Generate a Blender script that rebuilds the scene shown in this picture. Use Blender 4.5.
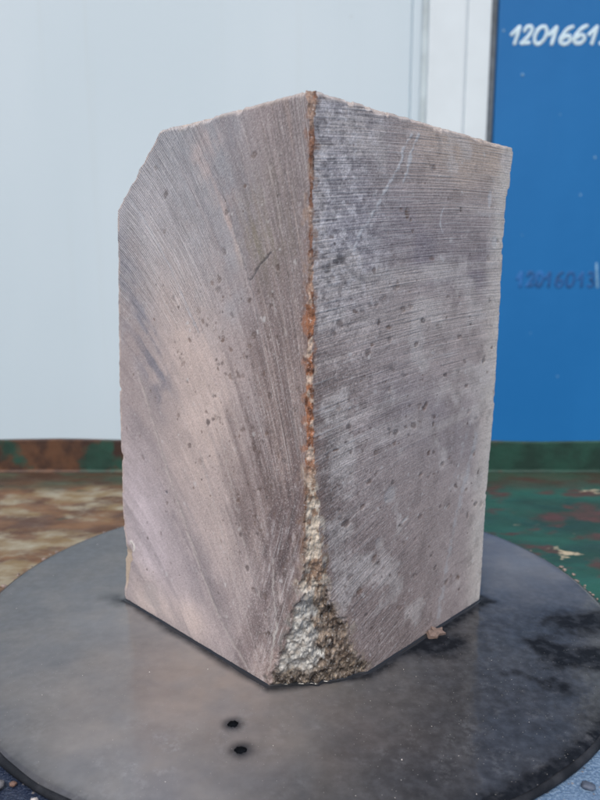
import bpy, bmesh, math, random
import numpy as np
from mathutils import Vector

# ------------------------------------------------------------------ camera, sky, sun
sc = bpy.context.scene
for o in list(bpy.data.objects):
    bpy.data.objects.remove(o)
cam_data = bpy.data.cameras.new('camera')
cam = bpy.data.objects.new('camera', cam_data)
sc.collection.objects.link(cam)
sc.camera = cam
cam.location = (0, 0, 0.21682)
cam.rotation_euler = (math.radians(90 - 9.916), 0, 0)
cam_data.sensor_fit = 'VERTICAL'
cam_data.sensor_height = 36
cam_data.lens = 675 / 800 * 36
cam_data.clip_start = 0.01
cam_data.clip_end = 200
cam_data.dof.use_dof = True
cam_data.dof.focus_distance = 0.355
cam_data.dof.aperture_fstop = 10.5

SUN_EL, SUN_AZ = 55, 195          # degrees; azimuth clockwise from +Y
world = bpy.data.worlds.new('World')
sc.world = world
world.use_nodes = True
wn = world.node_tree
sky = wn.nodes.new('ShaderNodeTexSky')
sky.sky_type = 'NISHITA'
sky.sun_disc = False
sky.sun_elevation = math.radians(SUN_EL)
sky.sun_rotation = math.radians(SUN_AZ)
sky.dust_density = 4.0
sky.air_density = 1.0
bg = wn.nodes['Background']
bg.inputs['Strength'].default_value = 0.105
wn.links.new(sky.outputs[0], bg.inputs[0])

sun_data = bpy.data.lights.new('sun', 'SUN')
sun_data.energy = 1.4
sun_data.angle = math.radians(25)
sun_data.color = (1.0, 0.95, 0.88)
sun = bpy.data.objects.new('sun', sun_data)
sc.collection.objects.link(sun)
_e, _a = math.radians(SUN_EL), math.radians(SUN_AZ)
sdir = Vector((math.cos(_e) * math.sin(_a), math.cos(_e) * math.cos(_a), math.sin(_e)))
sun.rotation_euler = sdir.to_track_quat('Z', 'Y').to_euler()

vs = sc.view_settings
vs.view_transform = 'Standard'
vs.look = 'None'
vs.exposure = 0.50
vs.gamma = 1
vs.use_curve_mapping = False
sc.render.engine = 'CYCLES'

rng = np.random.default_rng(7)
random.seed(7)
COL = sc.collection


# ------------------------------------------------------------------ helpers
def lin(r, g, b):
    def f(c):
        c /= 255
        return c / 12.92 if c <= 0.04045 else ((c + 0.055) / 1.055) ** 2.4
    return (f(r), f(g), f(b))


def link(o, parent=None):
    COL.objects.link(o)
    if parent:
        o.parent = parent
    return o


def tag(o, label=None, cat=None, group=None, kind=None):
    for k, v in (('label', label), ('category', cat), ('group', group), ('kind', kind)):
        if v:
            o[k] = v
    return o


def empty(name, loc):
    o = bpy.data.objects.new(name, None)
    o.empty_display_size = 0.02
    o.location = loc
    return link(o)


def bm_obj(name, bm, mat, parent=None, smooth=False):
    me = bpy.data.meshes.new(name)
    bm.to_mesh(me)
    bm.free()
    me.materials.append(mat)
    if smooth:
        me.shade_smooth()
    return link(bpy.data.objects.new(name, me), parent)


def box_bm(x0, x1, y0, y1, z0, z1, bevel=0.0, seg=2):
    bm = bmesh.new()
    bmesh.ops.create_cube(bm, size=1)
    for v in bm.verts:
        v.co = Vector(((x0 + x1) / 2 + v.co.x * (x1 - x0), (y0 + y1) / 2 + v.co.y * (y1 - y0),
                       (z0 + z1) / 2 + v.co.z * (z1 - z0)))
    if bevel:
        bmesh.ops.bevel(bm, geom=bm.edges[:], offset=bevel, segments=seg, affect='EDGES', profile=0.5)
    return bm


def np_mesh(name, V, quads, mat, parent=None, tris=None, smooth=True):
    me = bpy.data.meshes.new(name)
    me.vertices.add(len(V))
    me.vertices.foreach_set('co', np.ascontiguousarray(V, np.float32).ravel())
    nq = len(quads)
    nt = 0 if tris is None else len(tris)
    idx = quads.ravel() if nt == 0 else np.concatenate([quads.ravel(), tris.ravel()])
    me.loops.add(len(idx))
    me.loops.foreach_set('vertex_index', idx.astype(np.int32))
    me.polygons.add(nq + nt)
    st = np.concatenate([np.arange(nq) * 4, nq * 4 + np.arange(nt) * 3]).astype(np.int32)
    me.polygons.foreach_set('loop_start', st)
    me.update(calc_edges=True)
    me.validate()
    me.materials.append(mat)
    if smooth:
        me.shade_smooth()
    return link(bpy.data.objects.new(name, me), parent)


def add_attr(o, name, arr):
    me = o.data
    if arr.ndim == 1:
        a = me.attributes.new(name, 'FLOAT', 'POINT')
        a.data.foreach_set('value', arr.astype(np.float32))
    else:
        a = me.attributes.new(name, 'FLOAT_VECTOR', 'POINT')
        a.data.foreach_set('vector', np.ascontiguousarray(arr, np.float32).ravel())


def _h(ix, iy, seed):
    h = (ix.astype(np.int64) * 374761393 + iy.astype(np.int64) * 668265263 + seed * 1274126177) & 0xFFFFFFFF
    h = ((h ^ (h >> 13)) * 1274126177) & 0xFFFFFFFF
    return ((h ^ (h >> 16)) & 0xFFFFFF) / float(0xFFFFFF)


def vnoise(x, y, seed=0):
    ix = np.floor(x)
    iy = np.floor(y)
    fx = x - ix
    fy = y - iy
    fx = fx * fx * fx * (fx * (fx * 6 - 15) + 10)
    fy = fy * fy * fy * (fy * (fy * 6 - 15) + 10)
    a = _h(ix, iy, seed)
    b = _h(ix + 1, iy, seed)
    c = _h(ix, iy + 1, seed)
    d = _h(ix + 1, iy + 1, seed)
    return (a + (b - a) * fx) * (1 - fy) + (c + (d - c) * fx) * fy


def fbm(x, y, seed=0, octv=4, gain=0.5):
    t = 0
    a = 1
    s = 0
    for k in range(octv):
        t = t + a * vnoise(x * 2 ** k + 17.3 * k, y * 2 ** k - 9.1 * k, seed + k)
        s += a
        a *= gain
    return t / s


def sst(e0, e1, x):
    t = np.clip((x - e0) / (e1 - e0), 0, 1)
    return t * t * (3 - 2 * t)


class NT:
    """tiny node-tree helper"""
    def __init__(self, name):
        self.m = bpy.data.materials.new(name)
        self.m.use_nodes = True
        self.t = self.m.node_tree
        self.b = self.t.nodes['Principled BSDF']

    def n(self, typ, **kw):
        nd = self.t.nodes.new(typ)
        for k, v in kw.items():
            setattr(nd, k, v)
        return nd

    def l(self, a, b):
        self.t.links.new(a, b)

    def put(self, sock, v):
        if hasattr(v, 'is_linked') or hasattr(v, 'links'):
            self.l(v, sock)
        elif isinstance(v, (tuple, list)) and len(v) == 3 and sock.type == 'RGBA':
            sock.default_value = (*v, 1)
        else:
            sock.default_value = v

    def set(self, name, v):
        self.put(self.b.inputs[name], v)

    def math(self, op, a, b=0.0, clamp=False):
        nd = self.n('ShaderNodeMath', operation=op, use_clamp=clamp)
        self.put(nd.inputs[0], a)
        self.put(nd.inputs[1], b)
        return nd.outputs[0]

    def mix(self, fac, a, b, blend='MIX'):
        nd = self.n('ShaderNodeMix', data_type='RGBA', blend_type=blend)
        nd.clamp_factor = True
        self.put(nd.inputs[0], fac)
        self.put(nd.inputs[6], a)
        self.put(nd.inputs[7], b)
        return nd.outputs[2]

    def ramp(self, v, lo, hi, a=0.0, b=1.0):
        nd = self.n('ShaderNodeMapRange', interpolation_type='SMOOTHSTEP')
        self.put(nd.inputs[0], v)
        nd.inputs[1].default_value = lo
        nd.inputs[2].default_value = hi
        nd.inputs[3].default_value = a
        nd.inputs[4].default_value = b
        return nd.outputs[0]

    def obj(self):
        return self.n('ShaderNodeTexCoord').outputs['Object']

    def mapv(self, vec, scale=(1, 1, 1), loc=(0, 0, 0)):
        nd = self.n('ShaderNodeMapping')
        self.l(vec, nd.inputs[0])
        nd.inputs[1].default_value = loc
        nd.inputs[3].default_value = scale
        return nd.outputs[0]

    def noise(self, vec, scale, detail=4, rough=0.55, dist=0.0):
        nd = self.n('ShaderNodeTexNoise')
        self.l(vec, nd.inputs['Vector'])
        nd.inputs['Scale'].default_value = scale
        nd.inputs['Detail'].default_value = detail
        nd.inputs['Roughness'].default_value = rough
        nd.inputs['Distortion'].default_value = dist
        return nd.outputs[0]

    def voro(self, vec, scale, feature='F1'):
        nd = self.n('ShaderNodeTexVoronoi', feature=feature)
        self.l(vec, nd.inputs['Vector'])
        nd.inputs['Scale'].default_value = scale
        return nd

    def attr(self, name, out='Fac'):
        nd = self.n('ShaderNodeAttribute', attribute_name=name)
        return nd.outputs[out]

    def sep(self, vec):
        nd = self.n('ShaderNodeSeparateXYZ')
        self.l(vec, nd.inputs[0])
        return nd.outputs

    def bump(self, h, dist, strength=1.0, prev=None):
        nd = self.n('ShaderNodeBump')
        self.l(h, nd.inputs['Height'])
        nd.inputs['Distance'].default_value = dist
        nd.inputs['Strength'].default_value = strength
        if prev is not None:
            self.l(prev, nd.inputs['Normal'])
        return nd.outputs[0]


def plain(name, col, rough=0.5, var=0.15, scale=30, bump=0.0, **kw):
    t = NT(name)
    o = t.obj()
    nz = t.noise(o, scale, 5)
    f = t.ramp(nz, 0.3, 0.7)
    t.set('Base Color', t.mix(f, tuple(c * (1 - var) for c in col), tuple(min(1, c * (1 + var)) for c in col)))
    t.set('Roughness', rough)
    if bump:
        t.set('Normal', t.bump(nz, bump))
    for k, v in kw.items():
        t.set(k, v)
    return t.m


# ------------------------------------------------------------------ background: white wall and blue door panel
WY = 1.70          # front face of the wall sheets


def wall_white():
    t = NT('white_painted_sheet')
    o = t.obj()
    big = t.noise(t.mapv(o, (1, 1, 0.35)), 2.2, 3)
    fine = t.noise(o, 60, 5)
    streak = t.noise(t.mapv(o, (14, 14, 0.5)), 2.0, 4)
    c = t.mix(t.ramp(big, 0.35, 0.7), (0.56, 0.68, 0.765), (0.60, 0.715, 0.80))
    c = t.mix(t.ramp(streak, 0.55, 0.8, 0, 0.18), c, (0.52, 0.60, 0.63))
    sp = t.voro(o, 9)
    c = t.mix(t.math('MULTIPLY', t.ramp(sp.outputs['Distance'], 0.03, 0.09, 1, 0), t.ramp(t.noise(o, 3, 1), 0.55, 0.6)), c, (0.40, 0.46, 0.50))
    t.set('Base Color', c)
    t.set('Roughness', 0.42)
    t.set('Normal', t.bump(fine, 0.0003))
    return t.m


def wall_blue():
    t = NT('blue_painted_sheet')
    o = t.obj()
    big = t.noise(t.mapv(o, (1, 1, 0.5)), 3.0, 4)
    c = t.mix(t.ramp(big, 0.35, 0.7), (0.012, 0.150, 0.42), (0.016, 0.170, 0.46))
    drip = t.noise(t.mapv(o, (16, 16, 0.7)), 2.0, 4)
    c = t.mix(t.ramp(drip, 0.6, 0.85, 0, 0.16), c, (0.10, 0.26, 0.50))
    t.set('Base Color', c)
    t.set('Roughness', 0.5)
    t.set('Specular IOR Level', 0.3)
    t.set('Normal', t.bump(t.noise(o, 25, 4), 0.0006))
    return t.m


M_white = wall_white()
M_blue = wall_blue()
M_trim = plain('bright_white_trim', (0.69, 0.785, 0.85), 0.4, 0.04, 6)
M_seal = plain('grey_rubber_seal', (0.12, 0.15, 0.18), 0.6, 0.25, 40)
M_groove = plain('grey_seam_shade', (0.50, 0.59, 0.64), 0.6, 0.15, 12)  # shade in the groove, painted as a grey darker than the sheets
Z0, Z1 = -0.95, 1.75

ww = empty('white_wall', (-0.3, WY, Z0))
tag(ww, 'pale white painted sheet metal wall behind the stone block', 'wall')


def wpart(name, x0, x1, y0, y1, mat, parent, origin, bev=0.003, z0=Z0, z1=Z1):
    bm = box_bm(x0 - origin[0], x1 - origin[0], y0 - origin[1], y1 - origin[1], z0 - origin[2], z1 - origin[2], bev)
    return bm_obj(name, bm, mat, parent)


og = (-0.3, WY, Z0)
wpart('wall_sheet', -1.5, 0.2615, WY, WY + 0.03, M_white, ww, og, 0.004)
wpart('seam_strip', 0.2617, 0.284, WY - 0.004, WY + 0.03, M_white, ww, og, 0.004)
wpart('seam_groove', 0.2845, 0.2985, WY + 0.004, WY + 0.03, M_groove, ww, og, 0.0)
wpart('frame_post', 0.299, 0.3893, WY - 0.009, WY + 0.03, M_trim, ww, og, 0.006)
wpart('frame_edge', 0.3895, 0.4440, WY - 0.0065, WY + 0.03, M_trim, ww, og, 0.0015)

bp = empty('blue_panel', (0.62, WY, Z0))
tag(bp, 'blue painted metal door panel with handwritten white number', 'door panel')
ob = (0.62, WY, Z0)
wpart('panel_sheet', 0.4635, 0.782, WY + 0.002, WY + 0.03, M_blue, bp, ob, 0.005)
wpart('edge_seal', 0.4450, 0.4625, WY + 0.012, WY + 0.03, M_seal, bp, ob, 0.002)

wpart('wall_sheet', 0.786, 1.15, WY - 0.004, WY + 0.03, M_white, ww, og, 0.005)

# --- writing on the blue panel: strokes in a unit cell (x right, y up), swept as flattened paint lines
DIG = {
    '1': [[(0.05, 0.52), (0.35, 0.78), (0.62, 1.0)], [(0.62, 1.0), (0.58, 0.5), (0.52, 0.0)]],
    '2': [[(0.12, 0.72), (0.25, 0.95), (0.55, 1.0), (0.75, 0.82), (0.62, 0.52), (0.30, 0.20), (0.12, 0.06), (0.42, 0.07), (0.80, 0.10)]],
    '0': [[(0.50, 1.0), (0.20, 0.82), (0.08, 0.42), (0.22, 0.08), (0.50, 0.02), (0.80, 0.25), (0.90, 0.62), (0.74, 0.93), (0.50, 1.0)]],
    '6': [[(0.82, 1.0), (0.45, 0.84), (0.18, 0.50), (0.12, 0.20), (0.35, 0.02), (0.68, 0.06), (0.84, 0.28), (0.68, 0.48), (0.40, 0.42), (0.20, 0.26)]],
    '3': [[(0.12, 0.86), (0.40, 1.0), (0.72, 0.84), (0.60, 0.60), (0.36, 0.52), (0.68, 0.42), (0.78, 0.18), (0.48, 0.0), (0.10, 0.10)]],
}


def catmull(P, n=7):
    P = [np.array(p, float) for p in P]
    Q = [2 * P[0] - P[1]] + P + [2 * P[-1] - P[-2]]
    out = []
    for i in range(1, len(Q) - 2):
        for k in range(n):
            t = k / n
            a, b, c, d = Q[i - 1], Q[i], Q[i + 1], Q[i + 2]
            out.append(0.5 * ((2 * b) + (-a + c) * t + (2 * a - 5 * b + 4 * c - d) * t * t + (-a + 3 * b - 3 * c + d) * t ** 3))
    out.append(P[-1])
    return np.array(out)


def stroke(bm, pts, hw, th, yoff):
    """flattened rounded tube along pts (x,z) in the plane y=yoff"""
    n = len(pts)
    rings = []
    for i, p in enumerate(pts):
        d = pts[min(i + 1, n - 1)] - pts[max(i - 1, 0)]
        d = d / (np.linalg.norm(d) + 1e-9)
        nr = np.array([-d[1], d[0]])
        w = hw * (0.9 + 0.2 * random.random())
        rings.append([bm.verts.new((p[0] + nr[0] * w * math.cos(a), yoff - th * math.sin(a), p[1] + nr[1] * w * math.cos(a)))
                      for a in [k * math.pi / 4 for k in range(8)]])
    for i in range(n - 1):
        for k in range(8):
            bm.faces.new((rings[i][k], rings[i][(k + 1) % 8], rings[i + 1][(k + 1) % 8], rings[i + 1][k]))
    # round ends
    for i, s in ((0, -1), (n - 1, 1)):
        d = pts[min(i + 1, n - 1)] - pts[max(i - 1, 0)]
        d = d / (np.linalg.norm(d) + 1e-9) * s * hw * 0.8
        c = bm.verts.new((pts[i][0] + d[0], yoff, pts[i][1] + d[1]))
        for k in range(8):
            bm.faces.new((rings[i][k], rings[i][(k + 1) % 8], c))


def write(name, text, boxes, z0, z1, slant, hw, th, mat, jitter=0.0):
    bm = bmesh.new()
    for ch, (xa, xb) in zip(text, boxes):
        dz = random.uniform(-1, 1) * jitter
        for si, st in enumerate(DIG[ch]):
            p = catmull(st)
            q = np.stack([xa + p[:, 0] * (xb - xa) + slant * (p[:, 1] - 0.5) - ob[0], z0 + dz + p[:, 1] * (z1 - z0) - ob[2]], 1)
            stroke(bm, q, hw, th * (1 + 0.3 * si), 0.002)
    bmesh.ops.recalc_face_normals(bm, faces=bm.faces[:])
    return bm_obj(name, bm, mat, bp, True)


M_wpaint = plain('white_marker_paint', (0.62, 0.80, 0.90), 0.5, 0.1, 60)
M_stamp = plain('faded_navy_print', (0.015, 0.095, 0.29), 0.5, 0.35, 35)
M_stamp2 = plain('worn_navy_print', (0.018, 0.125, 0.37), 0.5, 0.3, 35)
M_scuff = plain('pale_scuff', (0.17, 0.36, 0.58), 0.5, 0.2, 60)
o = write('painted_number', '12016613', [(.4925, .5195), (.5190, .5470), (.5475, .5790), (.5800, .6060), (.6080, .6400), (.6400, .6730), (.6740, .7000), (.7030, .7330)],
          0.7655, 0.8045, 0.008, 0.0043, 0.0007, M_wpaint, 0.0015)
o['label'] = 'white handwritten number reading 12016613'
o = write('stamped_number', '16013', [(.6075, .6280), (.6330, .6560), (.6600, .6830), (.6900, .7080), (.7130, .7330)],
          0.2040, 0.2400, 0.0, 0.0036, 0.0006, M_stamp)
o['label'] = 'faint dark blue stamped digits 16013'
o = write('worn_digits', '120', [(.5380, .5560), (.5620, .5840), (.5850, .6040)], 0.2050, 0.2400, 0.0, 0.0046, 0.0006, M_stamp2)
o['label'] = 'worn first digits of the stamped number'
bm = bmesh.new()
stroke(bm, np.array([(.7330 - ob[0], .262 - ob[2]), (.7360 - ob[0], .235 - ob[2]), (.7400 - ob[0], .203 - ob[2])]), 0.0034, 0.0005, 0.002)
bmesh.ops.recalc_face_normals(bm, faces=bm.faces[:])
bm_obj('scuff_mark', bm, M_scuff, bp, True)
for (x, z, r) in [(.5255, .698, .0036), (.4760, .795, .003), (.7105, .512, .0032), (.682, .425, .0024), (.62, .61, .0016), (.545, .33, .0015), (.655, -.02, .0022), (.58, .09, .0016)]:
    bm = bmesh.new()
    bmesh.ops.create_uvsphere(bm, u_segments=8, v_segments=5, radius=r)
    for v in bm.verts:
        v.co = Vector((v.co.x * random.uniform(.8, 1.2) + x - ob[0], v.co.y * 0.15 + 0.002, v.co.z * random.uniform(.8, 1.3) + z - ob[2]))
    bm_obj('paint_fleck', bm, M_scuff, bp, True)


# ------------------------------------------------------------------ rusty steel table
ZT = -0.004
YB = 0.7698


def table_mat():
    t = NT('worn_green_rusty_paint')
    o = t.obj()
    x, y, z = t.sep(o)
    y = t.math('ADD', y, 0.35)
    st = t.mapv(o, (1.0, 1.5, 1.5))
    green = t.mix(t.ramp(t.noise(st, 9, 4), 0.35, 0.65), (0.005, 0.038, 0.029), (0.010, 0.088, 0.064))
    rust = t.mix(t.ramp(t.noise(st, 22, 5), 0.35, 0.65), (0.075, 0.036, 0.020), (0.17, 0.090, 0.042))
    cream = t.mix(t.ramp(t.noise(st, 40, 4), 0.35, 0.7), (0.19, 0.135, 0.065), (0.30, 0.28, 0.21))
    # left part: paint gone, rust and cream primer; right part: mostly green with small wounds
    side = t.ramp(t.math('ADD', x, t.math('MULTIPLY', t.math('SUBTRACT', t.noise(st, 7, 3), 0.5), 0.25)), -0.06, 0.10)
    crm = t.ramp(t.noise(t.mapv(st, (1, 1, 1), (3, 1, 0)), 15, 6, 0.68, 0.2), 0.45, 0.60)
    left = t.mix(crm, rust, cream)
    gl = t.ramp(t.noise(t.mapv(st, (1, 1, 1), (7, 2, 0)), 8, 4), 0.60, 0.66)
    left = t.mix(gl, left, green)
    w1 = t.ramp(t.noise(t.mapv(st, (1, 1, 1), (1.3, 5, 0)), 16, 4, 0.62, 0.2), 0.50, 0.60)
    right = t.mix(w1, green, t.mix(t.ramp(t.noise(st, 30, 3), .4, .6), (0.075, 0.030, 0.024), (0.045, 0.032, 0.026)))
    w2 = t.ramp(t.noise(t.mapv(st, (1, 1, 1), (9.3, 5, 2)), 18, 4, 0.65, 0.2), 0.63, 0.67)
    right = t.mix(w2, right, (0.42, 0.36, 0.25))
    c = t.mix(side, left, right)
    # a dirty green-brown strip along the lip
    lipm = t.ramp(t.math('ADD', y, t.math('MULTIPLY', t.noise(st, 20, 3), 0.05)), YB - 0.06, YB - 0.01, 0, 0.85)
    c = t.mix(lipm, c, t.mix(t.ramp(t.noise(st, 14, 3), 0.4, 0.6), (0.030, 0.055, 0.036), (0.045, 0.026, 0.016)))
    # front: gritty dark blue, paler blue towards the right
    front = t.ramp(t.math('ADD', y, t.math('MULTIPLY', t.math('SUBTRACT', t.noise(st, 12, 4), 0.5), 0.1)), 0.30, 0.40, 1, 0)
    grit = t.noise(o, 700, 3, 0.7)
    navy = t.mix(t.ramp(grit, 0.45, 0.72), (0.012, 0.020, 0.045), (0.055, 0.075, 0.12))
    pale = t.mix(t.ramp(grit, 0.4, 0.68), (0.09, 0.16, 0.27), (0.22, 0.32, 0.45))
    navy = t.mix(t.ramp(x, -0.02, 0.07), navy, pale)
    sp = t.voro(o, 260)
    navy = t.mix(t.ramp(sp.outputs['Distance'], 0.12, 0.2, 0.8, 0), navy, t.mix(t.sep(sp.outputs['Color'])[0], (0.05, 0.06, 0.08), (0.34, 0.30, 0.27)))
    c = t.mix(front, c, navy)
    t.set('Base Color', c)
    t.set('Roughness', t.mix(front, t.ramp(t.noise(st, 30, 4), 0.3, 0.7, 0.45, 0.75), (0.35, 0.35, 0.35)))
    h = t.math('ADD', t.noise(st, 60, 6, 0.6), t.math('MULTIPLY', crm, 0.4))
    n1 = t.bump(h, 0.0008)
    n1 = t.bump(t.math('MULTIPLY', grit, front), 0.0008, 1.0, n1)
    t.set('Normal', n1)
    return t.m


def lip_mat():
    t = NT('dark_green_rusty_lip')
    o = t.obj()
    x, y, z = t.sep(o)
    green = t.mix(t.ramp(t.noise(o, 25, 4), 0.35, 0.65), (0.007, 0.032, 0.023), (0.012, 0.062, 0.044))
    rust = t.mix(t.ramp(t.noise(o, 40, 5), 0.35, 0.65), (0.030, 0.014, 0.011), (0.10, 0.045, 0.022))
    f = t.math('ADD', t.noise(t.mapv(o, (1, 1, 1), (0.4, 0, 0)), 13, 5), t.math('MULTIPLY', x, 0.32))
    c = t.mix(t.ramp(f, 0.47, 0.54), rust, green)
    t.set('Base Color', c)
    t.set('Roughness', 0.6)
    t.set('Normal', t.bump(t.noise(o, 90, 5), 0.0008))
    return t.m


tb = empty('steel_table', (0, 0.35, ZT))
tag(tb, 'worn green and rusty steel table carrying the round plate', 'table')
M_table = table_mat()
M_lip = lip_mat()
bm_obj('table_top', box_bm(-0.75, 0.75, -0.47, YB - 0.35, -0.008, 0.0, 0.001), M_table, tb)
# back lip: upright of an angle iron, a little wavy
bm = box_bm(-0.75, 0.75, YB - 0.35, YB - 0.35 + 0.007, -0.004, 0.0375, 0.0012)
bmesh.ops.subdivide_edges(bm, edges=[e for e in bm.edges if abs((e.verts[0].co - e.verts[1].co).x) > 0.5], cuts=60)
for v in bm.verts:
    v.co.z += 0.0006 * math.sin(v.co.x * 40) * (v.co.z > 0.02) + random.uniform(-.0002, .0002)
    v.co.z -= (v.co.x * 0.004) * (v.co.z > 0.02)
bm_obj('back_lip', bm, M_lip, tb)
bm = bmesh.new()
NW = 120
prev = None
for i in range(NW + 1):
    xx = -0.74 + 1.48 * i / NW
    r = 0.0028 + 0.0012 * random.random()
    ring = [bm.verts.new((xx, YB - 0.35 - 0.0005 - r * math.cos(a) * 1.0, 0.0002 + r * math.sin(a))) for a in (0, .4, .8, 1.2, math.pi / 2)]
    if prev:
        for k in range(4):
            bm.faces.new((prev[k], ring[k], ring[k + 1], prev[k + 1]))
    prev = ring
bm_obj('weld_bead', bm, M_lip, tb, True)

# ------------------------------------------------------------------ round plate with grey slurry on it
DC = (-0.0038, 0.4397)
DR = 0.2107
# footprint of the stone
B0 = np.array([0.00460687, 0.31285202])
uL = np.array([-0.71358, 0.70058])
uL /= np.linalg.norm(uL)
uR = np.array([-uL[1], uL[0]]) * -1
uR = np.array([uL[1], -uL[0]])

M_plate = NT('black_wet_plate')
_o = M_plate.obj()
M_plate.set('Base Color', M_plate.mix(M_plate.ramp(M_plate.noise(_o, 60, 5), .4, .7), (0.010, 0.012, 0.016), (0.030, 0.033, 0.040)))
M_plate.set('Roughness', 0.6)
M_plate.set('Specular IOR Level', 0.2)
M_plate.set('Normal', M_plate.bump(M_plate.noise(_o, 300, 5), 0.0004))
M_plate = M_plate.m


def lathe(name, prof, loc, mat, parent, seg=256):
    P = np.array(prof)
    a = np.linspace(0, 2 * np.pi, seg, endpoint=False)
    V = np.stack([P[:, None, 0] * np.cos(a), P[:, None, 0] * np.sin(a), P[:, None, 1] + 0 * a], -1).reshape(-1, 3)
    n = len(P)
    i, j = np.meshgrid(np.arange(n - 1), np.arange(seg), indexing='ij')
    q = np.stack([i * seg + j, i * seg + (j + 1) % seg, (i + 1) * seg + (j + 1) % seg, (i + 1) * seg + j], -1).reshape(-1, 4)
    o = np_mesh(name, V, q[:, ::-1], mat, parent)
    o.location = loc
    return o


plate = lathe('round_plate', [(0.001, 0.0), (0.10, 0.0), (0.19, 0.0), (0.2080, 0.0), (0.2095, -0.0003), (0.2103, -0.0010), (DR, -0.0018), (DR, -0.0028), (0.2097, -0.0035), (0.2070, -0.0038), (0.001, -0.0038)],
              (*DC, 0), M_plate, None)
tag(plate, 'dark round wet plate under the stone block', 'plate')

# slurry: thin muddy water lying on the plate
NR_, NA_ = 170, 420
rr = 0.2092 * np.sqrt(np.linspace(0.00002, 1, NR_))
aa = np.linspace(0, 2 * np.pi, NA_, endpoint=False)
RR, AA = np.meshgrid(rr, aa, indexing='ij')
edge_w = 0.2092 - 0.0020 * fbm(np.cos(aa) * 4 + 9, np.sin(aa) * 4 + 9, 50, 4)
RR = RR / 0.2092 * edge_w[None, :]
SX = RR * np.cos(AA) + DC[0]
SY = RR * np.sin(AA) + DC[1]
wx = SX + 0.012 * (fbm(SX * 40, SY * 40, 60, 3) - 0.5)
wy = SY + 0.012 * (fbm(SX * 40 + 50, SY * 40, 61, 3) - 0.5)
film = np.ones_like(SX)


def spot(cx, cy, rx, ry, amt, soft=0.6, ang=0.0):
    global film
    c, s = math.cos(ang), math.sin(ang)
    dx, dy = wx - cx, wy - cy
    d = np.sqrt(((dx * c + dy * s) / rx) ** 2 + ((-dx * s + dy * c) / ry) ** 2)
    film *= 1 - amt * sst(1.0 + soft, max(0.0, 1.0 - soft), d)


# thinner slurry towards the right-hand front
film *= 1 - 0.80 * sst(-0.03, 0.10, wx + 0.35 * (0.36 - wy) + 0.03 * (fbm(SX * 25, SY * 25, 64, 4) - .5)) * sst(0.52, 0.40, wy)
film *= 0.82 + 0.36 * (fbm(SX * 30, SY * 55, 70, 5) - 0.5) * 2 * 0.6 + 0.08
film *= 1 - 0.40 * sst(0.40, 0.56, wy) * sst(0.08, -.02, wx)
film *= 1 - 0.42 * sst(-0.06, -0.19, wx)
for a in [(0.188, 0.404, .028, .014, 1.0, .5, .1), (0.149, 0.373, .013, .010, 1.0, .5, -.5), (0.172, 0.360, .034, .011, 1.0, .5, .15),
          (0.138, 0.336, .012, .005, .85, .6, -.35), (0.120, 0.345, .010, .003, .6, .6, -.4), (0.083, 0.376, .019, .012, .97, .55, .7), (0.130, 0.432, .008, .005, .9, .6, .7),
          (0.170, 0.385, .02, .004, .5, .7, .1), (-0.128, 0.436, .010, .006, .7, .8, -.8)]:
    spot(*a)
fx, fy = SX, SY
for cx, cy, r in [(-0.0332, 0.3018, 0.0034), (-0.0276, 0.2830, 0.0036)]:
    d = np.hypot(SX - cx, SY - cy) / r
    film *= 1 - 0.97 * sst(2.4, 0.5, d)
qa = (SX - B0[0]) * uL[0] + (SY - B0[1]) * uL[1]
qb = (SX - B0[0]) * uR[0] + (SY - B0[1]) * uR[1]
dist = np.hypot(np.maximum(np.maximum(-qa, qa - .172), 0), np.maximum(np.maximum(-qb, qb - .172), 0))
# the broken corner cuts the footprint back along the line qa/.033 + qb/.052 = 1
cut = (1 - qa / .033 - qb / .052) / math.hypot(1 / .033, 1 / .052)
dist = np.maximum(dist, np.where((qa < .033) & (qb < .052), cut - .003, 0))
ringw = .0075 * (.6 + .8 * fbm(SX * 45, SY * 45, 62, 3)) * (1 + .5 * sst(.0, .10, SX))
film *= 1 - .88 * sst(1.0, .25, dist / ringw)  # film thinned round the foot, painting in the contact shade and dark reflection
# bare rim at the front
fr = sst(0.34, 0.28, SY) * sst(0.004, 0.016, 0.0 * SX + 0.018 - (0.2092 - RR)) + 0
film *= 1 - 0.95 * fr * (0.10 + 0.9 * sst(-0.03, 0.1, SX))
film *= 1 - 0.5 * sst(0.008, 0.0, 0.2092 - RR)
# paler dried crust patches
crust = sst(0.56, 0.70, fbm(SX * 130, SY * 130, 80, 5)) * np.exp(-(((SX + 0.070) / 0.022) ** 2 + ((SY - 0.279) / 0.022) ** 2))
crust += 0.22 * sst(0.60, 0.72, fbm(SX * 110, SY * 110, 84, 5)) * sst(0.40, 0.30, SY)
speck = np.zeros_like(SX)
zz = 0.0009 + 0.00025 * (fbm(SX * 60, SY * 60, 90, 3) - 0.5)
zz *= 1 - 0.85 * sst(0.003, 0.0, 0.2092 - RR) 
V = np.stack([SX - DC[0], SY - DC[1], zz], -1).reshape(-1, 3)
i, j = np.meshgrid(np.arange(NR_ - 1), np.arange(NA_), indexing='ij')
quads = np.stack([i * NA_ + j, (i + 1) * NA_ + j, (i + 1) * NA_ + (j + 1) % NA_, i * NA_ + (j + 1) % NA_], -1).reshape(-1, 4)


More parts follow.
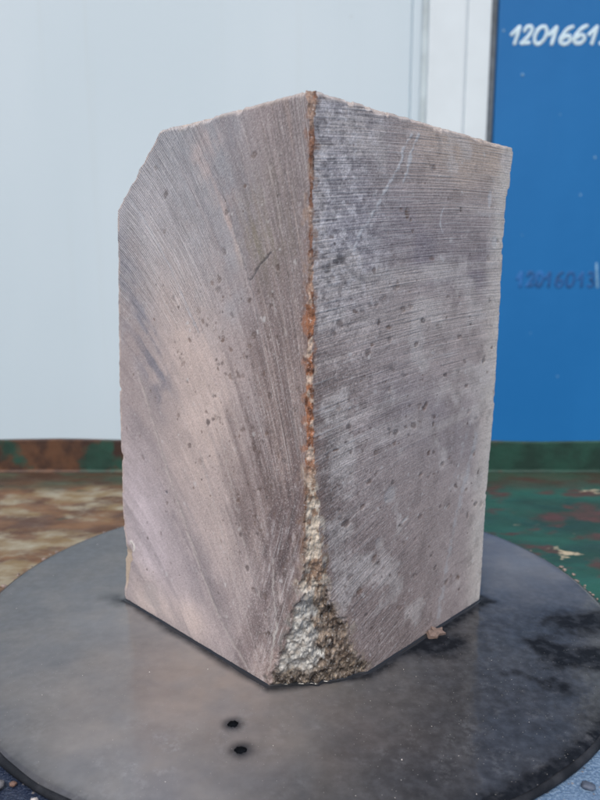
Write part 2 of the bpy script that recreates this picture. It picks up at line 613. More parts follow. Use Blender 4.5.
def slurry_mat():
    t = NT('grey_stone_slurry')
    o = t.obj()
    f = t.attr('film')
    cr = t.attr('crust')
    fine = t.noise(o, 160, 6, 0.65)
    grey = t.mix(t.ramp(t.noise(o, 22, 5), 0.35, 0.68), (0.150, 0.160, 0.178), (0.195, 0.192, 0.192))
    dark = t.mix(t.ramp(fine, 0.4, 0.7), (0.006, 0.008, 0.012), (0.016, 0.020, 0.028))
    grey = t.mix(t.math('MULTIPLY', t.attr('stone_refl'), t.ramp(t.noise(o, 35, 4), .3, .65, .55, 1.0)), grey, (0.225, 0.195, 0.178))  # brown reflection of the stone, mixed into the slurry colour
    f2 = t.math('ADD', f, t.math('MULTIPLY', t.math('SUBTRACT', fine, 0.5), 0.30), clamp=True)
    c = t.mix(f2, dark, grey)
    c = t.mix(t.math('MULTIPLY', t.math('MULTIPLY', cr, t.ramp(t.noise(o, 350, 5, 0.7), 0.42, 0.6)), 0.45), c, (0.30, 0.31, 0.33))
    # tiny pale grains
    v = t.voro(o, 640)
    vs_ = t.sep(v.outputs['Color'])
    g = t.math('MULTIPLY', t.ramp(v.outputs['Distance'], 0.10, 0.20, 1, 0), t.ramp(vs_[0], 0.80, 0.86))
    g = t.math('MULTIPLY', g, t.ramp(t.sep(o)[1], -0.14, 0.02, 0.5, 0.0))
    c = t.mix(g, c, (0.36, 0.35, 0.34))
    t.set('Base Color', c)
    t.set('Roughness', 0.7)
    t.set('Specular IOR Level', 0.12)
    t.set('Coat Weight', t.ramp(f2, 0.0, 0.25, 0.04, 1.0))
    t.set('Coat Roughness', t.ramp(t.noise(o, 30, 4), .3, .7, 0.03, 0.12))
    t.set('Coat IOR', 1.45)
    nb = t.bump(t.noise(o, 45, 3), 0.0003, 0.5)
    nb = t.bump(t.math('ADD', g, t.math('MULTIPLY', fine, 0.4)), 0.0003, 1.0, nb)
    t.set('Normal', nb)
    t.l(nb, t.b.inputs['Coat Normal'])
    return t.m


M_slurry = slurry_mat()
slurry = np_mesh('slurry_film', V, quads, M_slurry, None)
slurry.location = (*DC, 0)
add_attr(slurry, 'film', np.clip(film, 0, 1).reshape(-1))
stone_refl = np.exp(-(((SX + .055) / .075) ** 2 + ((SY - .335) / .055) ** 2)) + .6 * np.exp(-(((SX - .03) / .05) ** 2 + ((SY - .29) / .03) ** 2))  # where the stone's warm reflection is painted in front of it
add_attr(slurry, 'stone_refl', np.clip(stone_refl, 0, 1).reshape(-1))
add_attr(slurry, 'crust', np.clip(crust, 0, 1).reshape(-1))
tag(slurry, 'thin grey muddy water film lying on the round plate', 'slurry', kind='stuff')

# ------------------------------------------------------------------ the stone block
SC = 0.00055
H = 0.2995


def interp(z, pts):
    pts = sorted(pts)
    return np.interp(z, [p[0] for p in pts], [p[1] for p in pts])


ZN = 545
nl, nr = 318, 332
tz = np.linspace(0, 1, ZN)
# profile of outer edges (height -> width of face)
L_PROF = [(0, .1755), (.004, .1772), (.030, .1765), (.033, .1742), (.07, .1738), (.14, .1716), (.20, .1680), (.258, .1640), (.2605, .1630), (.2985, .1170), (.30, .1155)]
R_PROF = [(0, .1700), (.004, .1709), (.072, .1724), (.14, .1775), (.237, .1784), (.252, .1786), (.262, .1802), (.274, .1806), (.2755, .1828), (.295, .1848), (.30, .1850)]
sl = interp(tz * H, L_PROF)
sr = interp(tz * H, R_PROF)
zr = tz * H
sl = sl - 0.0008 * (fbm(zr * 60, zr * 0 + 3, 5, 6, .6) - 0.5) - 0.0014 * sst(0.68, 0.8, fbm(zr * 110, zr * 0 + 8, 15, 3)) - 0.0040 * sst(.254, .262, zr) * (fbm(zr * 330, zr * 0 + 1, 25, 4) - .35)
sr = sr - 0.0009 * (fbm(zr * 45, zr * 0 + 5, 35, 6, .6) - 0.5) - 0.0013 * sst(0.66, 0.8, fbm(zr * 120, zr * 0 + 2, 45, 3))

fl = np.linspace(1, 0, nl, endpoint=False)
fr_ = np.linspace(0, 1, nr)
S = np.concatenate([-(fl[None, :] * sl[:, None]), fr_[None, :] * sr[:, None]], 1)      # (rows, cols)
Tz = np.repeat(tz[:, None], S.shape[1], 1)
s1 = S[-1]
ztop = H + 0.0009 * (fbm(s1 * 150 + 50, s1 * 0, 55, 6, .65) - 0.55) - 0.0012 * sst(0.62, 0.75, fbm(s1 * 150 + 9, s1 * 0, 56, 3))
zbot = 0.0 * s1
Z = zbot[None, :] * (1 - Tz) + ztop[None, :] * Tz
left = S < 0

# broken near corner: how far the break reaches on each face, by height
CHL = [(0, .0332), (.0172, .0251), (.033, .0174), (.0584, .0086), (.0811, .0046), (.1121, .0040), (.1471, .0030), (.1616, .0034), (.1808, .0024), (.195, .0022), (.2018, .0046), (.207, .0030), (.2087, .0014), (.2355, .0009), (.2613, .0007), (.285, .0008), (.293, .0025), (.30, .0045)]
CHR = [(0, .0516), (.008, .046), (.0224, .0361), (.0475, .0233), (.0674, .0122), (.0893, .0084), (.1108, .0064), (.1369, .0042), (.1615, .0034), (.1854, .0030), (.2018, .0040), (.2086, .0028), (.2358, .0024), (.2623, .0026), (.29, .0034), (.30, .0050)]
thin = 1 - .30 * sst(.09, .14, Z)
wl0, wr0 = interp(Z, CHL) * thin, interp(Z, CHR) * thin
rag = sst(.13, .05, Z)
wl0 = wl0 + rag * .0055 * (fbm(Z * 150 + 5, S * 150, 201, 4) - .5)
wr0 = wr0 + rag * .0090 * (fbm(Z * 130 + 9, S * 130, 202, 4) - .5)
wl = wl0 + np.clip(.5 * wl0, 0, .0024) * (fbm(Z * 130, Z * 0 + 1, 65, 4) - .5) + 0.0022 * (fbm(Z * 300, S * 300, 66, 4) - .5)
wr = wr0 + np.clip(.4 * wr0, 0, .0034) * (fbm(Z * 130, Z * 0 + 7, 67, 4) - .5) + 0.0026 * (fbm(Z * 300, S * 300 + 40, 68, 4) - .5)
wl = np.maximum(wl, 0.0005)
wr = np.maximum(wr, 0.0009)
chip = (S > -wl) & (S < wr)
tc = np.clip((S + wl) / (wl + wr), 0, 1)

B3 = np.array([B0[0], B0[1], 0])
UL = np.array([uL[0], uL[1], 0])
UR = np.array([uR[0], uR[1], 0])
nL_, nR_ = -UR, -UL
nC = -(UL + UR) / math.sqrt(2)

# --- relief of the sawn faces (metres, outward)
G_ang = np.array([(-.19, -26), (-.148, -35), (-.12, -45), (-.09, -53), (-.056, -65), (-.012, -77), (0.0, -79)])
sg = np.linspace(-.19, 0, 400)
G_fit = np.polyfit(G_ang[:, 0], G_ang[:, 1], 2)
tg = np.tan(np.radians(np.clip(np.polyval(G_fit, sg), -79, -20)))
Gs = np.concatenate([[0], np.cumsum((tg[1:] + tg[:-1]) / 2 * np.diff(sg))])
GL = np.interp(S, sg, Gs)
cosA = np.cos(np.radians(np.interp(S, G_ang[:, 0], G_ang[:, 1])))
pL = (Z - GL)
pR = Z - 0.085 * S + 0.32 * (S - 0.09) ** 2 + 0.004 * np.sin(Z * 20)
P1 = np.where(left, pL, pR)
Q1 = np.where(left, S * 1.6 - Z * 0.6, S)
# second pass of the blade: leaning the other way near the foot of the left face, steeper on the right face
p2L = 0.9455 * S - 0.3256 * Z + 0.6 * (Z - 0.05) ** 2
p2R = Z - 0.42 * S
P2 = np.where(left, p2L, p2R)
Q2 = np.where(left, 0.3256 * S + 0.9455 * Z, S + 0.3 * Z)
wob = fbm(S * 40, Z * 40, 71, 3) - 0.5
M2 = np.where(left, sst(0.055 + 0.05 * wob, 0.0, -S - 0.18 * (0.13 - Z)) * sst(0.15, 0.09, Z),
              0.75 * sst(0.15, 0.06, Z + 0.05 * wob) + 0.12)
REG = np.where(left, sst(-.03, -.08, S + 0.05 * wob) * sst(.17, .23, Z + .04 * wob) + 0.15, 0.10 + 0.25 * sst(.20, .27, Z))

disp = 0.0004 * (fbm(S * 30, Z * 30, 72, 4) - 0.5)
# chipping of the long edges
dl = (sl[:, None] + S)           # distance to the left outer edge
dr = (sr[:, None] - S)
dt = ztop[None, :] - Z
db = Z - zbot[None, :]
en = fbm(S * 260 + 7, Z * 260, 73, 4)
for dd, ww_ in ((dl, .0014), (dr, .0010 * sst(.0, .012, dt) + .0002), (dt, .0013 * sst(.0, .015, dr) + .0003), (db, .0016)):
    wv = ww_ * (0.25 + 1.5 * en)
    disp -= 0.9 * wv * (1 - np.clip(dd / wv, 0, 1)) ** 2 * 0.8
# spall at the lower left edge
spall = sst(0.0105, 0.0085, dl + 0.25 * np.abs(Z - 0.0315) + 0.002 * (en - .5)) * sst(.006, .016, Z) * sst(.044, .036, Z)
spall *= left
disp -= 0.0016 * spall

# --- colour of the stone
def C(*c):
    return np.array(lin(*c))


def over(base, col, f):
    return base + (np.array(col) - base) * f[..., None]


n_big = fbm(S * 18 + 3, Z * 18, 74, 4)
n_mid = fbm(S * 55 + 3, Z * 55, 75, 4)
n_arc = fbm(P1 * 90, Q1 * 7, 76, 4)
n_arc2 = fbm(P2 * 110, Q2 * 7, 77, 4)
col = np.zeros(S.shape + (3,)) + C(154, 147, 151)
# left face
def seg(a, b, w):
    """soft band round the line a-b on the unrolled face"""
    a, b = np.array(a), np.array(b)
    ab = b - a
    t = np.clip(((S - a[0]) * ab[0] + (Z - a[1]) * ab[1]) / (ab @ ab), 0, 1)
    return np.exp(-((np.hypot(S - a[0] - t * ab[0], Z - a[1] - t * ab[1]) / w) ** 2))


n_lo = fbm(S * 9 + 41, Z * 9, 174, 3)
smod = .25 + .85 * sst(.38, .62, .6 * fbm(P1 * 130, Q1 * 9, 190, 4) + .4 * fbm(S * 120, Z * 120, 191, 4))
c_l = np.zeros_like(col) + C(156, 149, 151)
c_l = over(c_l, C(142, 146, 154), sst(.17, .26, Z + .10 * (n_mid - .5)) * sst(-.02, -.075, S + .06 * (n_big - .5)))
c_l = over(c_l, C(166, 168, 176), np.clip(seg((-.148, .262), (-.09, .245), .018) * 1.3 * n_mid, 0, 1) * .8)
c_l = over(c_l, C(170, 160, 160), np.clip(smod * seg((-.075, .285), (-.055, .235), .016) * 1.4 * n_mid, 0, 1))
beige = np.exp(-(((S + .088 + 0.30 * (Z - .14)) / .042) ** 2 + ((Z - .145) / .085) ** 2))
c_l = over(c_l, C(182, 172, 169), np.clip(beige * (0.45 + .8 * n_mid + .4 * smod), 0, 1))
c_l = over(c_l, C(176, 170, 176), np.clip(seg((-.160, .085), (-.120, .030), .030) * (.5 + n_mid), 0, 1))
c_l = over(c_l, C(182, 172, 168), np.clip(seg((-.150, .010), (-.10, .012), .018) * (.4 + n_mid), 0, 1) * .8)
c_l = over(c_l, C(122, 123, 133), np.clip(seg((-.163, .232), (-.120, .150), .017) * (.25 + 1.3 * n_mid), 0, 1) * .85 * smod)
c_l = over(c_l, C(128, 125, 132), np.clip(seg((-.155, .125), (-.085, .040), .014) * (.15 + 1.4 * n_arc), 0, 1) * .55 * smod)
c_l = over(c_l, C(120, 115, 119), np.clip(smod * seg((-.095, .055), (-.055, .010), .012) * (.2 + 1.4 * n_arc), 0, 1) * .6)
c_l = over(c_l, C(122, 118, 124), sst(.50, .72, n_arc) * .35 * (1 - .7 * np.clip(beige * 1.3, 0, 1)))
c_l = over(c_l, C(126, 120, 122), sst(-.060, -.002, S + .05 * (n_big - .5) + .05 * (n_arc - .5)) * 0.6)
c_l = over(c_l, C(116, 103, 101), sst(-.060, -.002, S + .05 * (n_big - .5) + .06 * (n_arc - .5)) * 0.85 * sst(.27, .15, Z + .05 * (n_mid - .5)))
c_l = over(c_l, C(150, 140, 138), sst(-.06, -.02, S) * sst(.52, .70, fbm(P1 * 60, Q1 * 9, 176, 4)) * .7)
c_l = over(c_l, C(122, 117, 106), np.clip(smod * np.exp(-(((S + .030) / .020) ** 2 + ((Z - .240) / .026) ** 2)) * 1.5 * n_mid, 0, 1) * .8)
c_l = over(c_l, C(100, 88, 90), M2 * sst(.42, .66, n_arc2) * .85)
c_l = over(c_l, C(168, 158, 156), M2 * sst(.56, .40, n_arc2) * sst(.5, .7, n_mid) * .6)
c_l = over(c_l, C(184, 172, 166), sst(.0040, .0012, dl) * sst(.3, .55, en) * .8)
# right face
fr_l = sst(.085, .012, S + .03 * (n_big - .5))
c_r = np.zeros_like(col) + C(158, 152, 153)
c_r = over(c_r, C(128, 125, 134), np.clip(seg((.03, .245), (.16, .225), .022) * (.2 + 1.3 * n_mid), 0, 1) * .85)
c_r = over(c_r, C(170, 166, 166), np.clip(seg((.01, .200), (.15, .196), .013) * (.3 + 1.1 * n_mid), 0, 1) * .85)
c_r = over(c_r, C(160, 163, 172), fr_l * sst(.18, .23, Z) * .7)
c_r = over(c_r, C(176, 166, 157), np.clip(sst(.255, .29, Z - .05 * (.14 - S) + .02 * (n_mid - .5)) * sst(.05, .12, S), 0, 1) * .85)
c_r = over(c_r, C(130, 121, 120), sst(.16, .02, Z + .07 * (n_big - .5)) * sst(.16, .06, S + .02 * (n_mid - .5)) * .85)
c_r = over(c_r, C(112, 101, 98), sst(.050, .010, S + .03 * (n_mid - .5)) * sst(.22, .15, Z) * .75)
c_r = over(c_r, C(130, 128, 136), np.clip(seg((.07, .15), (.15, .12), .022) * (.3 + n_mid), 0, 1) * .6)
c_r = over(c_r, C(192, 192, 190), sst(.026, .004, dr + .012 * (n_mid - .5)) * .85)
c_r = over(c_r, C(178, 174, 172), np.clip(seg((.168, .22), (.160, .02), .010) * (.2 + n_mid), 0, 1) * .7)
c_r = over(c_r, C(184, 182, 182), sst(.56, .74, n_arc) * .45 * sst(.02, .12, Z))
c_r = over(c_r, C(180, 179, 180), sst(.56, .72, fbm(S * 45 + 31, Z * 45, 81, 5)) * .60)
c_r = over(c_r, C(104, 97, 97), sst(.58, .74, fbm(S * 130 + 11, Z * 110, 181, 5)) * .25)
c_r = over(c_r, C(188, 190, 196), fr_l * sst(.19, .23, Z) * sst(.54, .66, fbm(S * 260, Z * 320, 182, 4)) * .8)
c_r = over(c_r, C(88, 86, 92), fr_l * sst(.17, .22, Z) * sst(.56, .68, fbm(S * 240 + 50, Z * 420, 183, 4)) * .5)
col = np.where(left[..., None], c_l, c_r)
col *= (0.90 + 0.20 * n_mid)[..., None]
col *= (0.93 + 0.14 * fbm(P1 * 500, Q1 * 14, 78, 3))[..., None]
# how strongly the saw lines are cut, place by place
LINE = np.where(left, .25 + .75 * sst(-.055, -.02, S + .03 * (n_lo - .5)) + .75 * sst(.16, .24, Z + .08 * (n_lo - .5)) * sst(-.05, -.09, S),
                .42 + .60 * sst(.12, .03, S + .06 * (n_lo - .5)) + .45 * sst(.14, .20, Z + .08 * (n_lo - .5)))
LINE = np.clip(LINE * (.55 + .9 * n_lo), 0.12, 1.0)
wn_ = rng.random(S.shape)
aniso = .5 * fbm(P1 * 300, Q1 * 70, 92, 3) + .5 * fbm(P1 * np.where(left, 620, 520), Q1 * 130, 96, 2)
aniso2 = fbm(P2 * 520, Q2 * 110, 97, 3)
wn2 = aniso * (1 - M2) + aniso2 * M2
wn2 = np.where(left, wn2, .6 * wn2 + .4 * fbm(S * 700, Z * 700, 95, 2))
frost = (.35 + .65 * LINE) * np.where(left, .40 + .35 * sst(-.09, -.02, S), .45 + .5 * sst(.09, .01, S))
col *= (1 + (wn_ - .5) * .48 * (.25 + frost) + (wn2 - .5) * 1.0 * frost)[..., None]
col = .28 * (np.maximum(col, 0) / .28) ** 1.25
col = over(col, C(206, 207, 211), sst(.90, .99, wn_) * frost * .45 + sst(.62, .80, wn2) * frost * .45)
col *= np.where(left[..., None], np.array([1.07, 1.04, 1.025]), np.array([1.11, 1.06, 1.03]))
# pale top edge
col = over(col, C(176, 166, 160), sst(.0026, .0006, dt + .002 * (en - .5)) * .6)
col = over(col, C(170, 150, 135), sst(.0022, .0006, db) * .6)
col = over(col, C(186, 168, 148), spall * .9)
rimsp = sst(.0018, .0004, np.abs(dl + 0.25 * np.abs(Z - 0.0315) + 0.002 * (en - .5) - .0095)) * sst(.006, .016, Z) * sst(.044, .036, Z) * left
col = over(col, C(140, 120, 104), rimsp * .7)


def blob(cs, cz, rs, rz, ang=0.0, nz=0.6, seed=0):
    """soft irregular blob mask on the unrolled face"""
    c, s = math.cos(ang), math.sin(ang)
    ext = max(rs, rz) * 2.2
    m = (np.abs(S - cs) < ext) & (np.abs(Z - cz) < ext)
    f = np.zeros(S.shape)
    ds, dz = S[m] - cs, Z[m] - cz
    d = np.sqrt(((ds * c + dz * s) / rs) ** 2 + ((-ds * s + dz * c) / rz) ** 2)
    d = d + nz * (vnoise(S[m] / rs * 1.1 + seed, Z[m] / rz * 1.1, seed) - 0.5)
    return m, sst(1.15, 0.55, d)


def pit(cs, cz, rs, rz, colour, amt, depth, ang=0.0, seed=0):
    m, f = blob(cs, cz, rs, rz, ang, 0.9, seed)
    a = col[m]
    col[m] = a + (np.array(colour) - a) * (f if False else f[:, None]) * amt
    disp[m] -= depth * f


P = random.Random(11)
PC = [C(84, 66, 60), C(96, 78, 70), C(74, 62, 60), C(108, 86, 74)]
k = 0
while k < 340:          # pits of the left face, thick in a band down its middle
    cs, cz = -P.uniform(.005, .165), P.uniform(.012, .285)
    dens = 0.12 + 1.1 * math.exp(-(((cs + .055 + .25 * (cz - .15)) / .032) ** 2)) * (0.35 + 0.65 * (0.07 < cz < .215))
    if P.random() > dens or (cs < -.06 and cz > .22 and P.random() > .15):
        continue
    r = P.choice([.0004, .0005, .0005, .0006, .0007, .0009, .0012, .0016])
    an = math.radians(np.interp(cs, G_ang[:, 0], G_ang[:, 1]) + 90)
    pit(cs, cz, r * P.uniform(.9, 1.5), r * P.uniform(.8, 1.5), P.choice(PC), P.uniform(.3, .8), r * .12, an, k)
    k += 1
k = 0
while k < 360:          # pits of the right face
    cs, cz = P.uniform(.008, .172), P.uniform(.012, .285)
    dens = 0.25 + 0.75 * math.exp(-((cs - .06) / .05) ** 2) * (cz < .22)
    if P.random() > dens:
        continue
    r = P.choice([.0004, .0005, .0006, .0006, .0008, .0010, .0013, .0018])
    pit(cs, cz, r * P.uniform(1.0, 1.7), r * P.uniform(.7, 1.4), P.choice(PC), P.uniform(.3, .8), r * .12, P.uniform(-.4, .4), k + 500)
    k += 1
k = 0
while k < 420:          # bright bruises
    if P.random() < 0.3:
        cs, cz = -P.uniform(.005, .165), P.uniform(.01, .28)
        an = math.radians(np.interp(cs, G_ang[:, 0], G_ang[:, 1]) + 90)
    else:
        cs, cz = P.uniform(.008, .178), P.uniform(.01, .292)
        an = P.uniform(-.6, .6)
    r = P.choice([.0004, .0005, .0006, .0008, .0011])
    pit(cs, cz, r * P.uniform(.8, 1.6), r * P.uniform(.6, 1.6), C(208, 208, 210), P.uniform(.2, .6), -.00003, an, k + 900)
    k += 1


def line(pts, w, colour, amt, depth, seed=0, br=0.5):
    p = catmull(pts, 10)
    dmin = np.full(S.shape, 1.0)
    lo, hi = p.min(0) - .006, p.max(0) + .006
    m = (S > lo[0]) & (S < hi[0]) & (Z > lo[1]) & (Z < hi[1])
    s_, z_ = S[m], Z[m]
    s_ = s_ + .0030 * (fbm(s_ * 300, z_ * 300, seed + 3, 3) - .5)
    d = np.full(s_.shape, 1.0)
    for a, b in zip(p[:-1], p[1:]):
        ab = b - a
        t = np.clip(((s_ - a[0]) * ab[0] + (z_ - a[1]) * ab[1]) / (ab @ ab + 1e-12), 0, 1)
        d = np.minimum(d, np.hypot(s_ - a[0] - t * ab[0], z_ - a[1] - t * ab[1]))
    w_ = w * (0.4 + 1.3 * fbm(s_ * 350, z_ * 350, seed, 3))
    f = sst(w_ * 1.1, w_ * .2, d) * np.clip(sst(br - .18, br + .12, fbm(s_ * 240 + 5, z_ * 240, seed + 9, 3)) + .15, 0, 1)
    a = col[m]
    col[m] = a + (np.array(colour) - a) * f[:, None] * amt
    disp[m] -= depth * f


WH = C(205, 208, 214)
line([(.0751, .292), (.0686, .2833), (.0663, .2762), (.0504, .2571), (.0359, .2404), (.030, .232)], .0012, WH, .85, -.0001, 1, .42)
line([(.0822, .293), (.0764, .2843), (.0741, .2771), (.070, .268)], .0011, WH, .8, -.0001, 2, .42)
line([(.1571, .1229), (.1417, .0862), (.131, .0557), (.1208, .0185), (.118, .005)], .0032, C(182, 183, 188), .6, 0, 3, .50)
line([(.150, .135), (.128, .092)], .0022, C(176, 177, 182), .4, 0, 13, .5)
line([(.108, .258), (.1045, .250), (.108, .244)], .0006, WH, .7, 0, 4, .3)
line([(-.0266, .2305), (-.0354, .2236), (-.0414, .2178)], .0008, C(70, 68, 74), .75, .0004, 5, .40)
line([(-.1655, .0445), (-.1636, .0462), (-.1616, .0450), (-.1612, .0420), (-.1622, .0398)], .0009, C(212, 210, 206), .95, -.0003, 6, .1)
line([(-.148, .162), (-.110, .087), (-.075, .0300), (-.047, .003)], .0016, C(176, 168, 166), .55, .0002, 7, .35)
line([(-.090, .130), (-.060, .060), (-.038, .010)], .0010, C(176, 168, 168), .5, .0001, 8, .42)
line([(-.072, .150), (-.050, .080), (-.036, .050)], .0009, C(180, 172, 170), .5, .0001, 18, .45)
line([(-.0480, .155), (-.030, .085)], .0008, C(176, 166, 166), .5, .0001, 28, .45)
line([(-.0673, .2742), (-.0443, .2217), (-.035, .195)], .0009, C(98, 94, 98), .4, .0002, 38, .35)
line([(-.155, .272), (-.118, .235), (-.085, .190)], .0012, C(172, 178, 188), .5, .0001, 48, .4)
line([(-.0255, .075), (-.0262, .060), (-.0240, .045)], .0009, C(186, 180, 178), .7, 0, 58, .3)
line([(-.0235, .040), (-.0262, .028), (-.030, .010)], .0010, C(190, 186, 182), .7, 0, 59, .3)
for (cs, cz, rs, rz, cc, am) in [(.0200, .2264, .0100, .0026, C(70, 66, 70), .8), (.0115, .2236, .0030, .0030, C(74, 70, 72), .7), (.0645, .1007, .006, .005, C(180, 178, 180), .6), (.1586, .266, .0022, .005, C(205, 207, 212), .6),
                                 (.1671, .2426, .004, .006, C(196, 198, 202), .5), (.0794, .0824, .004, .0015, C(205, 205, 205), .6), (.0734, .2524, .0022, .0032, C(104, 84, 72), .85),
                                 (.0770, .2490, .0012, .0014, C(96, 78, 68), .85), (.1261, .2578, .0010, .0018, C(86, 74, 68), .8), (.0114, .0757, .0030, .0062, C(84, 74, 50), .8), (.0118, .0765, .0014, .0030, C(66, 76, 84), .8),
                                 (.057, .075, .004, .004, C(176, 172, 172), .5), (.105, .135, .0013, .0022, C(84, 70, 64), .8),
                                 (-.142, .018, .012, .010, C(168, 160, 160), .5), (-.121, .0900, .0014, .0010, C(70, 72, 84), .7)]:
    pit(cs, cz, rs, rz, cc, am, .0002, 0.35 if rs > rz * 1.5 else 0, int(cs * 9999) % 97)

# --- broken corner: position, relief and colours
width = wl + wr
r1 = fbm(S * 170 + 4, Z * 170, 85, 5, .6)
r2 = 1 - np.abs(2 * fbm(S * 420, Z * 330, 86, 3) - 1)
bulge = 0.0045 * np.sin(np.pi * tc) * sst(.06, .0, Z)
crel = np.clip(width * 0.12, .0009, .0024) * (r1 + .45 * (fbm(S * 700, Z * 260, 193, 3) - .5) - 0.5) * 2 * np.sin(np.pi * np.clip(tc, .02, .98)) ** .6 + .0005 * (r2 - .6) * sst(.0, .2, np.minimum(tc, 1 - tc)) * sst(.0, .02, width + .006) + bulge
crel -= np.clip(width * .05, 0, .002) * np.sin(np.pi * tc) * sst(.02, .06, Z)
n_a = fbm(S * 330 + 3, Z * 230, 87, 4)
n_b = fbm(S * 200 + 23, Z * 140, 88, 4)
n_f = fbm(S * 90 + 3 + Z * 300, Z * 620 - S * 300, 89, 4)
cc = np.zeros_like(col) + C(156, 134, 122)
cc = over(cc, C(104, 80, 68), sst(.52, .66, n_a) * .85)
cc = over(cc, C(186, 172, 162), sst(.56, .66, n_b) * sst(.2, .27, Z) * .7)
cc = over(cc, C(132, 92, 72), sst(.45, .60, fbm(Z * 90, S * 200, 203, 3)) * sst(.19, .22, Z) * .8)
mid = sst(.10, .125, Z) * sst(.225, .20, Z)
cc = over(cc, C(158, 104, 72), mid * .85)
cc = over(cc, C(96, 62, 46), mid * sst(.50, .62, n_a))
cc = over(cc, C(206, 190, 176), mid * sst(.55, .64, n_b) * .8)
lo = sst(.135, .115, Z)
cc = over(cc, C(198, 188, 174), lo)
cc = over(cc, C(128, 96, 74), lo * sst(.48, .60, n_a) * .75)
cc = over(cc, C(112, 82, 66), lo * sst(.30, .05, tc + .2 * (n_b - .5)) * sst(.06, .09, Z) * .85)
foot = sst(.070, .055, Z)
cc = over(cc, C(204, 204, 200), foot * sst(.60, .44, tc + .5 * (n_b - .5)))
cc = over(cc, C(140, 140, 140), foot * sst(.50, .68, n_f) * sst(.55, .4, tc) * .6)
cc = over(cc, C(92, 76, 64), foot * sst(.46, .62, tc + .5 * (n_b - .5)) * .92)
cc = over(cc, C(50, 44, 40), foot * sst(.42, .58, tc) * sst(.5, .62, n_a))
cc = over(cc, C(176, 160, 144), foot * sst(.40, .6, tc) * sst(.56, .66, n_b) * .9)
cc = over(cc, C(170, 160, 150), foot * sst(.12, .0, 1 - tc) * .6)
base = sst(.016, .008, Z + .006 * (n_b - .5))
cc = over(cc, C(98, 86, 74), base * .9)
cc = over(cc, C(176, 162, 144), base * sst(.52, .62, n_f) * .85)
cc = over(cc, C(46, 40, 38), base * sst(.52, .64, n_a) * .85)
cc = over(cc, C(64, 58, 56), foot * sst(.10, .02, tc) * .8)
cc = over(cc, C(150, 138, 126), foot * sst(.5, .66, fbm(S * 260 + 70, Z * 420, 192, 4)) * .45)
cc *= (0.82 + .36 * rng.random(S.shape))[..., None]
# brown bleed beside the break
bleed = sst(.006, .0, np.where(left, -S - wl, S - wr) + .004 * (n_a - .5)) * sst(.29, .2, Z) * .32
col = over(col, C(128, 98, 84), bleed * (~chip))
sd = np.where(left, -S - wl, S - wr)
brk = chip * 1.0
spill = sst(.0045, .0, sd + .014 * (fbm(S * 210 + 3, Z * 210, 93, 4) - .5) + .002) * (~chip) * .9
inn = np.minimum(S + wl, wr - S)
brk = chip * (1 - .8 * sst(.0030, .0, inn + .008 * (fbm(S * 230 + 9, Z * 230, 94, 4) - .5)) * sst(.008, .03, width))
col = over(col, 0, 0 * brk) * (1 - np.where(chip, brk, spill)[..., None]) + cc * np.where(chip, brk, spill)[..., None]

onface = B3 + np.where(left[..., None], -S[..., None] * UL, S[..., None] * UR) + disp[..., None] * np.where(left[..., None], nL_, nR_)
pa = B3 + wl[..., None] * UL
pb = B3 + wr[..., None] * UR
chord = pa + (pb - pa) * tc[..., None] + crel[..., None] * nC
XYZ = np.where(chip[..., None], chord, onface)
XYZ[..., 2] = Z
# soften the sheet of vertices that lies exactly on the outer long edges
cols = S.shape[1]

# back side (never seen from here, but solid): columns going round from right edge to left edge
kb = np.linspace(0, 1, 26)
back = []
for kk in kb[1:]:
    back.append(B3 + UR * sr[:, None] + UL * (kk * sl)[:, None])
for kk in kb[1:-1]:
    back.append(B3 + UL * sl[:, None] + UR * ((1 - kk) * sr)[:, None])
back = np.stack(back, 1)
back[..., 2] = Z[:, -1:] * 0 + H * tz[:, None]
back[..., :2] += (0.0006 * (fbm(back[..., 0] * 200, back[..., 2] * 200, 95, 3) - .5))[..., None]
ALL = np.concatenate([XYZ, back], 1)
colA = np.concatenate([col, np.zeros(back.shape) + C(152, 146, 150)], 1)


def ext(a):
    return np.concatenate([a, np.repeat(a[:, -1:], back.shape[1], 1)], 1)


Sx = np.concatenate([S, .2 + .01 * np.arange(back.shape[1])[None, :] * np.ones((ZN, 1))], 1)
SAW1 = np.stack([ext(P1), ext(Q1) + Sx * 0, ext(Z) * 0], -1)
SAW2 = np.stack([ext(P2), ext(Q2), ext(Z) * 0], -1)
MASK = np.stack([ext(M2), ext(REG), ext(np.where(left, sst(-.10, -.035, S), 0.0))], -1)
ncol = ALL.shape[1]
i, j = np.meshgrid(np.arange(ZN - 1), np.arange(ncol), indexing='ij')
quads = np.stack([i * ncol + j, i * ncol + (j + 1) % ncol, (i + 1) * ncol + (j + 1) % ncol, (i + 1) * ncol + j], -1).reshape(-1, 4)
chipA = np.concatenate([chip, np.zeros(back.shape[:2], bool)], 1).reshape(-1)
fchip = chipA[quads].sum(1) >= 2
Vf = ALL.reshape(-1, 3)
